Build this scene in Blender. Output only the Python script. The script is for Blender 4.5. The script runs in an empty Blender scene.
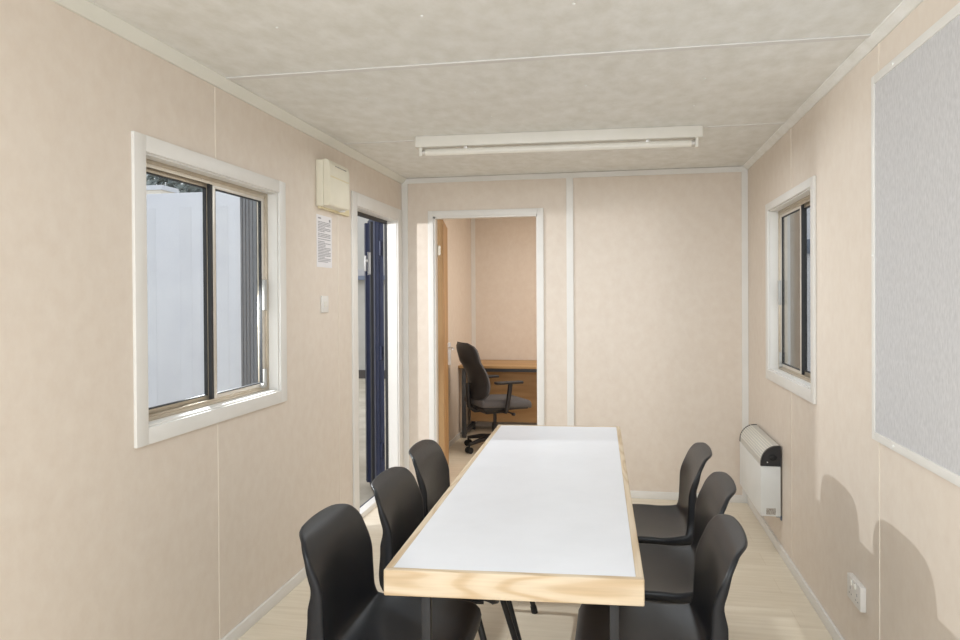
import bpy, bmesh, math, random
from mathutils import Vector, Matrix
random.seed(7)
SC = bpy.context.scene
COL = SC.collection
PI = math.pi


def srgb(r, g, b):
    def f(c):
        c /= 255.0
        return c / 12.92 if c <= 0.04045 else ((c + 0.055) / 1.055) ** 2.4
    return (f(r), f(g), f(b), 1.0)


# ------------------------------------------------------------------ camera
XL, XR, YB, ZT = -1.54, 0.87, 5.135, 2.265        # room: left, right, back, ceiling
YREAR, YOFF = -1.17, 7.72                          # wall behind the camera, far office wall
cam_d = bpy.data.cameras.new('camera')
cam = bpy.data.objects.new('camera', cam_d)
COL.objects.link(cam)
YAW, PITCH, ROLL = -0.1853, -0.0082, -0.0059
F = Vector((math.sin(YAW) * math.cos(PITCH), math.cos(YAW) * math.cos(PITCH), math.sin(PITCH)))
Rv = Vector((math.cos(YAW), -math.sin(YAW), 0))
Uv = Rv.cross(F)
R2 = math.cos(ROLL) * Rv + math.sin(ROLL) * Uv
U2 = -math.sin(ROLL) * Rv + math.cos(ROLL) * Uv
cam.matrix_world = Matrix(((R2.x, U2.x, -F.x, 0), (R2.y, U2.y, -F.y, 0), (R2.z, U2.z, -F.z, 1.396), (0, 0, 0, 1)))
cam_d.sensor_width = 36
cam_d.lens = 727.17 / 960 * 36
cam_d.shift_y = -(320 - 303.08) / 960
cam_d.clip_start = 0.02
SC.camera = cam

# ------------------------------------------------------------------ world + lights + exposure
w = bpy.data.worlds.new('sky')
SC.world = w
w.use_nodes = True
bg = w.node_tree.nodes['Background']
bg.inputs[0].default_value = srgb(236, 239, 244)
bg.inputs[1].default_value = 1.2
SC.view_settings.view_transform = 'Standard'
SC.view_settings.look = 'None'
SC.view_settings.exposure = 0.34
SC.view_settings.gamma = 1.0
SC.view_settings.use_curve_mapping = False


def area(name, loc, target, sx, sy, power, color=(1, 1, 1)):
    d = bpy.data.lights.new(name, 'AREA')
    d.shape = 'RECTANGLE'
    d.size, d.size_y = sx, sy
    d.energy = power
    d.color = color
    o = bpy.data.objects.new(name, d)
    COL.objects.link(o)
    o.location = loc
    o.rotation_euler = (Vector(target) - Vector(loc)).to_track_quat('-Z', 'Y').to_euler()
    return o


def spot(name, loc, target, power, cone, blend=0.3, rad=0.0, color=(1, 1, 1)):
    d = bpy.data.lights.new(name, 'SPOT')
    d.energy = power
    d.spot_size = math.radians(cone)
    d.spot_blend = blend
    d.shadow_soft_size = rad
    d.color = color
    o = bpy.data.objects.new(name, d)
    COL.objects.link(o)
    o.location = loc
    o.rotation_euler = (Vector(target) - Vector(loc)).to_track_quat('-Z', 'Y').to_euler()
    return o


rl = area('rear_fill', (-0.3, -1.0, 1.35), (-0.35, 5, 1.5), 2.1, 1.8, 15, (0.84, 0.93, 1.0))  # unseen fill light added behind the camera
area('overhead_fill', (-0.33, 0.05, 2.235), (-0.33, 0.9, 0), 2.2, 2.0, 60, (0.84, 0.93, 1.0))  # soft fill added under the ceiling above the camera, out of view
rl.data.spread = math.radians(125)
spot('assumed_window_spot', (-1.95, 3.034, 1.35), (0.87, 2.3, 0.45), 78, 86, 0.45, 0.008, (0.97, 0.985, 1))  # unseen spot assumed outside the left window, placed from the chair shadows
spot('assumed_door_spot', (-2.43, 3.79, 1.88), (-0.7, 5.13, 1.1), 58, 110, 0.3, 0.03, (0.98, 0.99, 1))  # unseen spot assumed outside the left door, added for the back wall patch
area('assumed_office_lamp', (0.0, 6.4, 2.2), (-0.3, 6.5, 0), 1.2, 1.2, 22, (1.0, 0.96, 0.9))  # unseen warm lamp assumed under the office ceiling

# ------------------------------------------------------------------ materials


def mat(name, base, rough=0.5, metal=0.0, spec=0.5, mottle=None, scale=8.0, detail=4, stretch=(1, 1, 1),
        bump=0.0, bump_scale=200.0, bump_stretch=(1, 1, 1), coat=0.0, lo=0.35, hi=0.65):
    m = bpy.data.materials.new(name)
    m.use_nodes = True
    nt = m.node_tree
    b = nt.nodes['Principled BSDF']
    b.inputs['Base Color'].default_value = base
    b.inputs['Roughness'].default_value = rough
    b.inputs['Metallic'].default_value = metal
    b.inputs['Specular IOR Level'].default_value = spec
    b.inputs['Coat Weight'].default_value = coat
    tc = nt.nodes.new('ShaderNodeTexCoord')
    if mottle:
        mp = nt.nodes.new('ShaderNodeMapping')
        mp.inputs['Scale'].default_value = stretch
        n = nt.nodes.new('ShaderNodeTexNoise')
        n.inputs['Scale'].default_value = scale
        n.inputs['Detail'].default_value = detail
        n.inputs['Roughness'].default_value = 0.6
        r = nt.nodes.new('ShaderNodeValToRGB')
        r.color_ramp.elements[0].position = lo
        r.color_ramp.elements[1].position = hi
        r.color_ramp.elements[0].color = base
        r.color_ramp.elements[1].color = mottle
        nt.links.new(tc.outputs['Object'], mp.inputs[0])
        nt.links.new(mp.outputs[0], n.inputs['Vector'])
        nt.links.new(n.outputs['Fac'], r.inputs[0])
        nt.links.new(r.outputs[0], b.inputs['Base Color'])
    if bump:
        mp = nt.nodes.new('ShaderNodeMapping')
        mp.inputs['Scale'].default_value = bump_stretch
        n = nt.nodes.new('ShaderNodeTexNoise')
        n.inputs['Scale'].default_value = bump_scale
        n.inputs['Detail'].default_value = 2
        bp = nt.nodes.new('ShaderNodeBump')
        bp.inputs['Strength'].default_value = bump
        bp.inputs['Distance'].default_value = 0.002
        nt.links.new(tc.outputs['Object'], mp.inputs[0])
        nt.links.new(mp.outputs[0], n.inputs['Vector'])
        nt.links.new(n.outputs['Fac'], bp.inputs['Height'])
        nt.links.new(bp.outputs[0], b.inputs['Normal'])
    return m


def wood(name, c0, c1, c2, axis, ring=75.0, rough=0.5):
    """Timber whose grain runs along one axis (0, 1 or 2)."""
    m = bpy.data.materials.new(name)
    m.use_nodes = True
    nt = m.node_tree
    b = nt.nodes['Principled BSDF']
    b.inputs['Roughness'].default_value = rough
    tc = nt.nodes.new('ShaderNodeTexCoord')
    mp = nt.nodes.new('ShaderNodeMapping')
    s = [1.0, 1.0, 1.0]
    s[axis] = 0.12
    mp.inputs['Scale'].default_value = s
    n1 = nt.nodes.new('ShaderNodeTexNoise')
    n1.inputs['Scale'].default_value = 9.0
    n1.inputs['Detail'].default_value = 1.5
    ml = nt.nodes.new('ShaderNodeMath')
    ml.operation = 'MULTIPLY'
    ml.inputs[1].default_value = ring
    sn = nt.nodes.new('ShaderNodeMath')
    sn.operation = 'SINE'
    mr = nt.nodes.new('ShaderNodeMapRange')
    mr.inputs[1].default_value = -1
    mr.inputs[2].default_value = 1
    r = nt.nodes.new('ShaderNodeValToRGB')
    r.color_ramp.elements[0].color = c0
    r.color_ramp.elements[0].position = 0.0
    r.color_ramp.elements[1].color = c2
    r.color_ramp.elements[1].position = 1.0
    e = r.color_ramp.elements.new(0.62)
    e.color = c1
    n2 = nt.nodes.new('ShaderNodeTexNoise')
    mp2 = nt.nodes.new('ShaderNodeMapping')
    s2 = [60.0, 60.0, 60.0]
    s2[axis] = 1.5
    mp2.inputs['Scale'].default_value = s2
    n2.inputs['Scale'].default_value = 3.0
    mx = nt.nodes.new('ShaderNodeMixRGB')
    mx.blend_type = 'MULTIPLY'
    mx.inputs[0].default_value = 0.22
    for a, z in ((tc.outputs['Object'], mp.inputs[0]), (mp.outputs[0], n1.inputs['Vector']), (n1.outputs['Fac'], ml.inputs[0]),
                 (ml.outputs[0], sn.inputs[0]), (sn.outputs[0], mr.inputs[0]), (mr.outputs[0], r.inputs[0]),
                 (tc.outputs['Object'], mp2.inputs[0]), (mp2.outputs[0], n2.inputs['Vector']), (r.outputs[0], mx.inputs[1]),
                 (n2.outputs['Fac'], mx.inputs[2]), (mx.outputs[0], b.inputs['Base Color'])):
        nt.links.new(a, z)
    return m


def floor_mat():
    """Pale wood-effect vinyl: planks running across the room."""
    m = bpy.data.materials.new('pale_plank_vinyl')
    m.use_nodes = True
    nt = m.node_tree
    b = nt.nodes['Principled BSDF']
    b.inputs['Roughness'].default_value = 0.42
    b.inputs['Specular IOR Level'].default_value = 0.4
    tc = nt.nodes.new('ShaderNodeTexCoord')
    br = nt.nodes.new('ShaderNodeTexBrick')
    br.offset = 0.37
    br.inputs['Scale'].default_value = 1.0
    br.inputs['Brick Width'].default_value = 1.2
    br.inputs['Row Height'].default_value = 0.18
    br.inputs['Mortar Size'].default_value = 0.0012
    br.inputs['Mortar Smooth'].default_value = 0.4
    br.inputs['Color1'].default_value = srgb(236, 224, 204)
    br.inputs['Color2'].default_value = srgb(240, 229, 210)
    br.inputs['Mortar'].default_value = srgb(221, 206, 183)
    mp = nt.nodes.new('ShaderNodeMapping')
    mp.inputs['Scale'].default_value = (1.6, 16, 1)
    n = nt.nodes.new('ShaderNodeTexNoise')
    n.inputs['Scale'].default_value = 2.2
    n.inputs['Detail'].default_value = 5
    r = nt.nodes.new('ShaderNodeValToRGB')
    r.color_ramp.elements[0].position = 0.3
    r.color_ramp.elements[0].color = (0.86, 0.84, 0.80, 1)
    r.color_ramp.elements[1].position = 0.7
    r.color_ramp.elements[1].color = (1, 1, 1, 1)
    mx = nt.nodes.new('ShaderNodeMixRGB')
    mx.blend_type = 'MULTIPLY'
    mx.inputs[0].default_value = 0.8
    for a, z in ((tc.outputs['Object'], br.inputs['Vector']), (tc.outputs['Object'], mp.inputs[0]), (mp.outputs[0], n.inputs['Vector']),
                 (n.outputs['Fac'], r.inputs[0]), (br.outputs['Color'], mx.inputs[1]), (r.outputs[0], mx.inputs[2]),
                 (mx.outputs[0], b.inputs['Base Color'])):
        nt.links.new(a, z)
    return m


def glass_mat():
    m = bpy.data.materials.new('window_glass')
    m.use_nodes = True
    nt = m.node_tree
    nt.nodes.remove(nt.nodes['Principled BSDF'])
    out = nt.nodes['Material Output']
    t = nt.nodes.new('ShaderNodeBsdfTransparent')
    t.inputs[0].default_value = (0.94, 0.96, 0.96, 1)
    g = nt.nodes.new('ShaderNodeBsdfGlossy')
    g.inputs['Roughness'].default_value = 0.01
    lw = nt.nodes.new('ShaderNodeLayerWeight')
    pw = nt.nodes.new('ShaderNodeMath')
    pw.operation = 'POWER'
    pw.inputs[1].default_value = 5.0
    fr = nt.nodes.new('ShaderNodeMath')
    fr.operation = 'MULTIPLY_ADD'
    fr.inputs[1].default_value = 0.6
    fr.inputs[2].default_value = 0.03
    mx = nt.nodes.new('ShaderNodeMixShader')
    nt.links.new(lw.outputs['Facing'], pw.inputs[0])
    nt.links.new(pw.outputs[0], fr.inputs[0])
    nt.links.new(fr.outputs[0], mx.inputs[0])
    nt.links.new(t.outputs[0], mx.inputs[1])
    nt.links.new(g.outputs[0], mx.inputs[2])
    nt.links.new(mx.outputs[0], out.inputs['Surface'])
    return m


M = {}
M['wall'] = mat('cream_vinyl_panel', srgb(225, 211, 197), 0.5, mottle=srgb(231, 219, 206), scale=20, detail=6, stretch=(1, 1, 0.85), lo=0.3, hi=0.7, bump=0.05, bump_scale=350)
M['ceiling'] = mat('ceiling_vinyl_panel', srgb(225, 223, 216), 0.55, mottle=srgb(241, 240, 237), scale=16, detail=6, stretch=(1, 0.6, 1), lo=0.3, hi=0.7)
M['joint'] = mat('cream_joint_strip', srgb(234, 223, 209), 0.5)
M['trim'] = mat('white_plastic_trim', srgb(232, 229, 224), 0.4, mottle=srgb(236, 233, 229), scale=5)
M['cove'] = mat('offwhite_ceiling_trim', srgb(226, 224, 214), 0.45, mottle=srgb(230, 228, 219), scale=5)
M['seamstrip'] = mat('grey_ceiling_strip', srgb(224, 222, 219), 0.4)
M['floor'] = floor_mat()
M['glass'] = glass_mat()
M['alu'] = mat('champagne_aluminium', srgb(190, 178, 160), 0.38, 0.55, mottle=srgb(198, 187, 170), scale=20)
M['alulight'] = mat('pale_aluminium', srgb(214, 207, 197), 0.35, 0.4, mottle=srgb(220, 213, 204), scale=20)
M['gasket'] = mat('black_rubber_gasket', srgb(44, 44, 46), 0.6)
M['clear'] = mat('grey_plastic_catch', srgb(176, 174, 170), 0.3)
M['navy'] = mat('navy_painted_steel', srgb(30, 37, 63), 0.45, mottle=srgb(35, 43, 70), scale=15, bump=0.1, bump_scale=60)
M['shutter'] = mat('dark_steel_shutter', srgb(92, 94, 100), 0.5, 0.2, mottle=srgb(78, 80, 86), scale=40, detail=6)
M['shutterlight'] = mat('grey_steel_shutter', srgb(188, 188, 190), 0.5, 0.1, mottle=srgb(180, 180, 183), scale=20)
M['plastic'] = mat('black_polypropylene', srgb(29, 30, 34), 0.36, spec=0.34, mottle=srgb(32, 33, 37), scale=60, bump=0.12, bump_scale=900)
M['blacksteel'] = mat('black_coated_steel', srgb(34, 34, 36), 0.4, 0.2, mottle=srgb(38, 38, 40), scale=40)
M['rubber'] = mat('black_rubber', srgb(26, 26, 27), 0.7)
M['laminate'] = mat('white_laminate', srgb(226, 228, 234), 0.32, mottle=srgb(222, 224, 230), scale=6)
PINE = (srgb(220, 201, 174), srgb(215, 194, 165), srgb(200, 174, 140))
M['pine_x'] = wood('pine_grain_across', *PINE, 0)
M['pine_y'] = wood('pine_grain_along', *PINE, 1)
M['doorwood'] = wood('oak_veneer_door', srgb(206, 164, 114), srgb(198, 154, 104), srgb(186, 142, 92), 2, 16)
M['deskwood'] = wood('beech_desk_board', srgb(206, 168, 120), srgb(200, 160, 112), srgb(188, 148, 100), 0, 14)
M['felt'] = mat('grey_felt_board', srgb(194, 192, 193), 0.95, spec=0.1, mottle=srgb(211, 209, 210), scale=130, detail=3, stretch=(1, 1, 0.35), lo=0.3, hi=0.7, bump=0.3, bump_scale=420)
M['heater'] = mat('white_enamel_heater', srgb(232, 233, 232), 0.35, mottle=srgb(228, 229, 227), scale=7)
M['heatergrille'] = mat('silver_heater_grille', srgb(206, 205, 200), 0.32, 0.3)
M['blackcap'] = mat('black_moulded_cap', srgb(34, 32, 34), 0.45, mottle=srgb(38, 36, 38), scale=30)
M['greylabel'] = mat('grey_printed_label', srgb(196, 190, 182), 0.6, mottle=srgb(150, 142, 134), scale=160, detail=2, lo=0.45, hi=0.6)
M['creambox'] = mat('cream_fan_plastic', srgb(238, 232, 214), 0.4, mottle=srgb(234, 228, 209), scale=8)
M['creamold'] = mat('yellowed_plastic', srgb(230, 217, 178), 0.45, mottle=srgb(234, 222, 186), scale=8)
M['paper'] = mat('white_paper', srgb(234, 230, 231), 0.8, mottle=srgb(238, 234, 235), scale=10)
M['ink'] = mat('grey_ink', srgb(158, 154, 157), 0.8)
M['switch'] = mat('white_switch_plastic', srgb(230, 226, 222), 0.35, mottle=srgb(226, 222, 217), scale=10)
M['whitemetal'] = mat('white_enamel_metal', srgb(238, 234, 226), 0.4, mottle=srgb(234, 230, 221), scale=8)
M['tube'] = mat('white_glass_tube', srgb(240, 236, 228), 0.25, mottle=srgb(237, 233, 224), scale=8)
M['chrome'] = mat('satin_steel', srgb(205, 202, 198), 0.3, 0.9)
M['brass'] = mat('brass', srgb(214, 178, 104), 0.35, 0.8)
M['chairfabric'] = mat('grey_woven_fabric', srgb(92, 90, 92), 0.9, spec=0.2, mottle=srgb(108, 106, 107), scale=260, detail=2, bump=0.3, bump_scale=500)
M['deskframe'] = mat('dark_grey_desk_frame', srgb(80, 82, 86), 0.45, 0.2)
M['concrete'] = mat('concrete', srgb(196, 188, 172), 0.85, mottle=srgb(170, 160, 142), scale=2.4, detail=8, lo=0.35, hi=0.68)
M['whitebox'] = mat('white_container_steel', srgb(222, 225, 233), 0.5, mottle=srgb(214, 217, 227), scale=3, detail=5)
M['greywall'] = mat('grey_render', srgb(196, 195, 190), 0.7, mottle=srgb(188, 187, 181), scale=3)
M['creamwall'] = mat('cream_cladding', srgb(240, 232, 222), 0.6, mottle=srgb(234, 226, 215), scale=3)
M['brownwall'] = mat('brown_timber_cladding', srgb(150, 134, 116), 0.7, mottle=srgb(136, 120, 102), scale=6, stretch=(1, 1, 0.2))
M['bluegrey'] = mat('blue_grey_steel', srgb(122, 132, 150), 0.5, 0.1)
M['darkbase'] = mat('dark_skirting', srgb(84, 80, 78), 0.7)
M['leaf'] = mat('grey_green_leaf', srgb(120, 128, 124), 0.7, mottle=srgb(168, 178, 182), scale=3)
M['bark'] = mat('grey_bark', srgb(96, 86, 76), 0.9, mottle=srgb(76, 68, 60), scale=12, stretch=(1, 1, 0.2))
M['screw'] = mat('white_screw_cap', srgb(246, 246, 244), 0.3)

# ------------------------------------------------------------------ mesh helpers


class MB:
    def __init__(self):
        self.bm = bmesh.new()

    def box(self, x0, x1, y0, y1, z0, z1, bev=0.0, seg=2):
        x0, x1 = min(x0, x1), max(x0, x1)
        y0, y1 = min(y0, y1), max(y0, y1)
        z0, z1 = min(z0, z1), max(z0, z1)
        r = bmesh.ops.create_cube(self.bm, size=1)
        vs = r['verts']
        for v in vs:
            v.co = Vector(((x0 + x1) / 2 + v.co.x * (x1 - x0), (y0 + y1) / 2 + v.co.y * (y1 - y0), (z0 + z1) / 2 + v.co.z * (z1 - z0)))
        if bev:
            es = list({e for v in vs for e in v.link_edges})
            bmesh.ops.bevel(self.bm, geom=es, offset=bev, segments=seg, profile=0.6, affect='EDGES')
        return self

    def obox(self, p0, p1, wd, ht, bev=0.0, up=Vector((0, 0, 1))):
        """bar of rectangular section from p0 to p1"""
        p0, p1 = Vector(p0), Vector(p1)
        d = (p1 - p0)
        L = d.length
        d.normalize()
        s = d.cross(up)
        if s.length < 1e-5:
            s = d.cross(Vector((0, 1, 0)))
        s.normalize()
        u = s.cross(d)
        r = bmesh.ops.create_cube(self.bm, size=1)
        vs = r['verts']
        for v in vs:
            v.co = p0 + d * (v.co.x + 0.5) * L + s * v.co.y * wd + u * v.co.z * ht
        if bev:
            es = list({e for v in vs for e in v.link_edges})
            bmesh.ops.bevel(self.bm, geom=es, offset=bev, segments=2, profile=0.6, affect='EDGES')
        return self

    def cyl(self, p0, p1, r0, r1=None, seg=16):
        if r1 is None:
            r1 = r0
        p0, p1 = Vector(p0), Vector(p1)
        d = p1 - p0
        q = d.to_track_quat('Z', 'Y').to_matrix().to_4x4()
        mtx = Matrix.Translation((p0 + p1) / 2) @ q
        bmesh.ops.create_cone(self.bm, cap_ends=True, cap_tris=False, segments=seg, radius1=r0, radius2=r1, depth=d.length, matrix=mtx)
        return self

    def tube(self, pts, r, seg=12):
        pts = [Vector(p) for p in pts]
        rings = []
        n = len(pts)
        prev = None
        for i, p in enumerate(pts):
            t = (pts[min(i + 1, n - 1)] - pts[max(i - 1, 0)]).normalized()
            if prev is None:
                a = t.orthogonal().normalized()
            else:
                a = (prev - t * prev.dot(t)).normalized()
            prev = a
            b = t.cross(a)
            rr = r[i] if isinstance(r, (list, tuple)) else r
            rings.append([self.bm.verts.new(p + (a * math.cos(2 * PI * k / seg) + b * math.sin(2 * PI * k / seg)) * rr) for k in range(seg)])
        for i in range(n - 1):
            for k in range(seg):
                self.bm.faces.new((rings[i][k], rings[i][(k + 1) % seg], rings[i + 1][(k + 1) % seg], rings[i + 1][k]))
        self.bm.faces.new(list(reversed(rings[0])))
        self.bm.faces.new(rings[-1])
        return self

    def prism(self, prof, axis, a0, a1, bev=0.0):
        """profile in the two other axes (in xyz order), extruded along axis"""
        def mk(p, a):
            c = list(p)
            c.insert(axis, a)
            return self.bm.verts.new(c)
        A = [mk(p, a0) for p in prof]
        B = [mk(p, a1) for p in prof]
        n = len(prof)
        fs = [self.bm.faces.new(A), self.bm.faces.new(list(reversed(B)))]
        for i in range(n):
            fs.append(self.bm.faces.new((A[i], B[i], B[(i + 1) % n], A[(i + 1) % n])))
        if bev:
            es = list({e for f in fs[:2] for e in f.edges})
            bmesh.ops.bevel(self.bm, geom=es, offset=bev, segments=2, affect='EDGES')
        return self

    def ball(self, c, r, sx=1, sy=1, sz=1, u=16, v=10):
        rr = bmesh.ops.create_uvsphere(self.bm, u_segments=u, v_segments=v, radius=r)
        for vv in rr['verts']:
            vv.co = Vector((c[0] + vv.co.x * sx, c[1] + vv.co.y * sy, c[2] + vv.co.z * sz))
        return self

    def build(self, name, material, parent=None, loc=None, rot=None, smooth=True, ang=38):
        bmesh.ops.recalc_face_normals(self.bm, faces=self.bm.faces[:])
        me = bpy.data.meshes.new(name)
        self.bm.to_mesh(me)
        self.bm.free()
        me.materials.append(material)
        if smooth:
            for p in me.polygons:
                p.use_smooth = True
            me.set_sharp_from_angle(angle=math.radians(ang))
        o = bpy.data.objects.new(name, me)
        COL.objects.link(o)
        if parent:
            o.parent = parent
        if loc:
            o.location = loc
        if rot:
            o.rotation_euler = rot
        return o


def thing(name, label, cat, loc=(0, 0, 0), rz=0.0, group=None):
    o = bpy.data.objects.new(name, None)
    o.empty_display_size = 0.1
    COL.objects.link(o)
    o.location = loc
    o.rotation_euler = (0, 0, rz)
    tag(o, label, cat, group)
    return o


def tag(o, label, cat, group=None):
    o['label'] = label
    o['category'] = cat
    if group:
        o['group'] = group
    return o


def struct(o, label=None, cat=None):
    o['kind'] = 'structure'
    if label:
        o['label'] = label
        o['category'] = cat
    return o


def sempty(name, label, cat, loc=(0, 0, 0)):
    o = bpy.data.objects.new(name, None)
    o.empty_display_size = 0.1
    COL.objects.link(o)
    o.location = loc
    return struct(o, label, cat)


def slab(ax, a0, a1, u0, u1, v0, v1, holes):
    """wall slab with real openings: ax is the thin axis, (u, v) its plane; one watertight mesh"""
    mb = MB()
    us = sorted({u0, u1, *[h[0] for h in holes], *[h[1] for h in holes]})
    vs = sorted({v0, v1, *[h[2] for h in holes], *[h[3] for h in holes]})

    def solid(i, j):
        if i < 0 or j < 0 or i >= len(us) - 1 or j >= len(vs) - 1:
            return False
        cu, cv = (us[i] + us[i + 1]) / 2, (vs[j] + vs[j + 1]) / 2
        return not any(h[0] < cu < h[1] and h[2] < cv < h[3] for h in holes)

    def P(a, u, v):
        c = [u, v]
        c.insert(ax, a)
        return mb.bm.verts.new(c)
    for i in range(len(us) - 1):
        for j in range(len(vs) - 1):
            if not solid(i, j):
                continue
            ua, ub, va, vb = us[i], us[i + 1], vs[j], vs[j + 1]
            for a in (a0, a1):
                mb.bm.faces.new((P(a, ua, va), P(a, ub, va), P(a, ub, vb), P(a, ua, vb)))
            for (di, dj, q) in ((-1, 0, ((ua, va), (ua, vb))), (1, 0, ((ub, va), (ub, vb))), (0, -1, ((ua, va), (ub, va))), (0, 1, ((ua, vb), (ub, vb)))):
                if not solid(i + di, j + dj):
                    (p, q2) = q
                    mb.bm.faces.new((P(a0, *p), P(a0, *q2), P(a1, *q2), P(a1, *p)))
    bmesh.ops.remove_doubles(mb.bm, verts=mb.bm.verts[:], dist=1e-5)
    return mb


# ------------------------------------------------------------------ shell of the cabin
WT = 0.09
WIN_L = (2.168, 3.14, 0.968, 1.885)
DOOR_L = (4.17, 5.0, -0.02, 1.95)
WIN_R = (3.49, 4.43, 0.968, 1.884)
OFF = (-1.303, -0.549, -0.02, 1.98)
struct(slab(0, XL - WT, XL, YREAR - 0.09, YOFF + 0.09, -0.12, ZT + 0.08, [WIN_L, DOOR_L]).build('wall_left', M['wall'], smooth=False),
       'cream panelled wall on the left with window and outer door', 'wall')
struct(slab(0, XR, XR + WT, YREAR - 0.09, YOFF + 0.09, -0.12, ZT + 0.08, [WIN_R]).build('wall_right', M['wall'], smooth=False),
       'cream panelled wall on the right with small window and pinboard', 'wall')
struct(slab(1, YB, YB + 0.06, XL, XR, 0.0, ZT, [OFF]).build('wall_back', M['wall'], smooth=False),
       'cream partition wall with the open office doorway', 'wall')
struct(slab(1, YOFF, YOFF + 0.09, XL, XR, 0.0, ZT, []).build('wall_office', M['wall'], smooth=False),
       'cream end wall of the office behind the desk', 'wall')
struct(slab(1, YREAR - 0.09, YREAR, XL, XR, 0.0, ZT, []).build('wall_rear', M['wall'], smooth=False))
struct(MB().box(XL - 0.045, XR, YREAR - 0.09, YOFF + 0.09, -0.1, 0.0).build('floor', M['floor'], smooth=False),
       'pale wood effect vinyl floor', 'floor')
ceil = struct(MB().box(XL, XR, YREAR - 0.09, YOFF + 0.09, ZT, ZT + 0.08).build('ceiling', M['ceiling'], smooth=False),
              'mottled grey cream panelled ceiling', 'ceiling')
for y in (0.92, 1.34, 1.76, 2.18, 3.03, 3.45, 4.3, 4.72):
    for x in (-1.066, -0.586, -0.12, 0.351):
        MB().cyl((x, y, ZT + 0.001), (x, y, ZT - 0.003), 0.005, 0.004, 10).build('screw_head', M['screw'], ceil)

TR = [0]


def trim(mb, m, label=None):
    TR[0] += 1
    return struct(mb.build('trim_%d' % TR[0], m, smooth=False), label, 'trim' if label else None)


# joints between the wall panels
for y in (0.2, 1.4):
    trim(MB().box(XL, XL + 0.002, y - 0.004, y + 0.004, 0.05, ZT - 0.04), M['joint'])
trim(MB().box(XL, XL + 0.002, 2.610, 2.618, 1.94, ZT - 0.04).box(XL, XL + 0.002, 2.610, 2.618, 0.05, 0.912), M['joint'])
trim(MB().box(XL, XL + 0.002, 3.881, 3.889, 0.05, 1.9), M['joint'])
for y in (0.2, 1.4):
    trim(MB().box(XR - 0.002, XR, y - 0.004, y + 0.004, 0.05, ZT - 0.02), M['joint'])
trim(MB().box(XR - 0.0025, XR, 2.649, 2.657, 2.14, ZT - 0.02).box(XR - 0.0025, XR, 2.649, 2.657, 0.05, 0.9), M['joint'])
trim(MB().box(XR - 0.0025, XR, 3.897, 3.905, 1.925, ZT - 0.02).box(XR - 0.0025, XR, 3.897, 3.905, 0.05, 0.912), M['joint'])
# ceiling strips
trim(MB().box(XL + 0.035, XR - 0.02, 2.628, 2.660, ZT - 0.005, ZT, 0.002), M['seamstrip'], 'white strip across the ceiling nearer the camera')
trim(MB().box(XL + 0.035, XR - 0.02, 3.887, 3.905, ZT - 0.003, ZT), M['seamstrip'], 'thin strip across the ceiling behind the tube light')
# coving
Zc = 2.2266
trim(MB().prism([(XL, Zc), (XL + 0.010, Zc), (XL + 0.038, ZT - 0.006), (XL + 0.038, ZT), (XL, ZT)], 1, YREAR, YB), M['cove'], 'white ceiling edging along the left wall')
c_prof = [(XR, Zc + 0.012), (XR - 0.006, Zc + 0.012), (XR - 0.034, ZT - 0.004), (XR - 0.034, ZT), (XR, ZT)]
mb = MB()
bmv = [[mb.bm.verts.new((p[0], y, p[1])) for p in c_prof] for y in (YREAR, YB)]
mb.bm.faces.new(bmv[0]); mb.bm.faces.new(list(reversed(bmv[1])))
for i in range(5):
    mb.bm.faces.new((bmv[0][i], bmv[1][i], bmv[1][(i + 1) % 5], bmv[0][(i + 1) % 5]))
trim(mb, M['ceiling'], 'ceiling edging along the right wall')
trim(MB().box(XL + 0.0, XR, YB - 0.012, YB, Zc, ZT - 0.002, 0.002), M['trim'], 'white strip along the top of the back wall')
trim(MB().box(XL, XL + 0.045, YB - 0.012, YB, 0.0, Zc, 0.002), M['trim'], 'white upright strip in the left back corner')
trim(MB().box(XR - 0.04, XR, YB - 0.012, YB, 0.0, Zc, 0.002), M['trim'], 'white upright strip in the right back corner')
trim(MB().box(-0.342, -0.294, YB - 0.010, YB, 0.05, Zc, 0.002), M['trim'], 'white upright strip on the back wall beside the office doorway')
trim(MB().box(XL, XL + 0.045, YOFF - 0.012, YOFF, 0, ZT, 0.002), M['trim'])
# baseboards
struct(MB().box(XL, XL + 0.012, YREAR, 4.085, 0, 0.052, 0.002).build('baseboard_left', M['trim']))
struct(MB().box(XR - 0.012, XR, YREAR, YB, 0, 0.052, 0.002).build('baseboard_right', M['trim']))
struct(MB().box(-0.503, XR - 0.012, YB - 0.014, YB, 0, 0.05, 0.002).build('baseboard_back', M['trim']))
struct(MB().box(XL, XL + 0.012, YB + 0.06, YOFF, 0, 0.05, 0.002).build('baseboard_office', M['trim']))


# ------------------------------------------------------------------ windows
def ring_x(mb, x0, x1, y0, y1, z0, z1, wy0, wy1, wz0, wz1, bev=0.0):
    """rectangular frame in the y-z plane"""
    mb.box(x0, x1, y0, y0 + wy0, z0, z1, bev)
    mb.box(x0, x1, y1 - wy1, y1, z0, z1, bev)
    mb.box(x0, x1, y0 + wy0, y1 - wy1, z0, z0 + wz0, bev)
    mb.box(x0, x1, y0 + wy0, y1 - wy1, z1 - wz1, z1, bev)
    return mb


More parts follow.
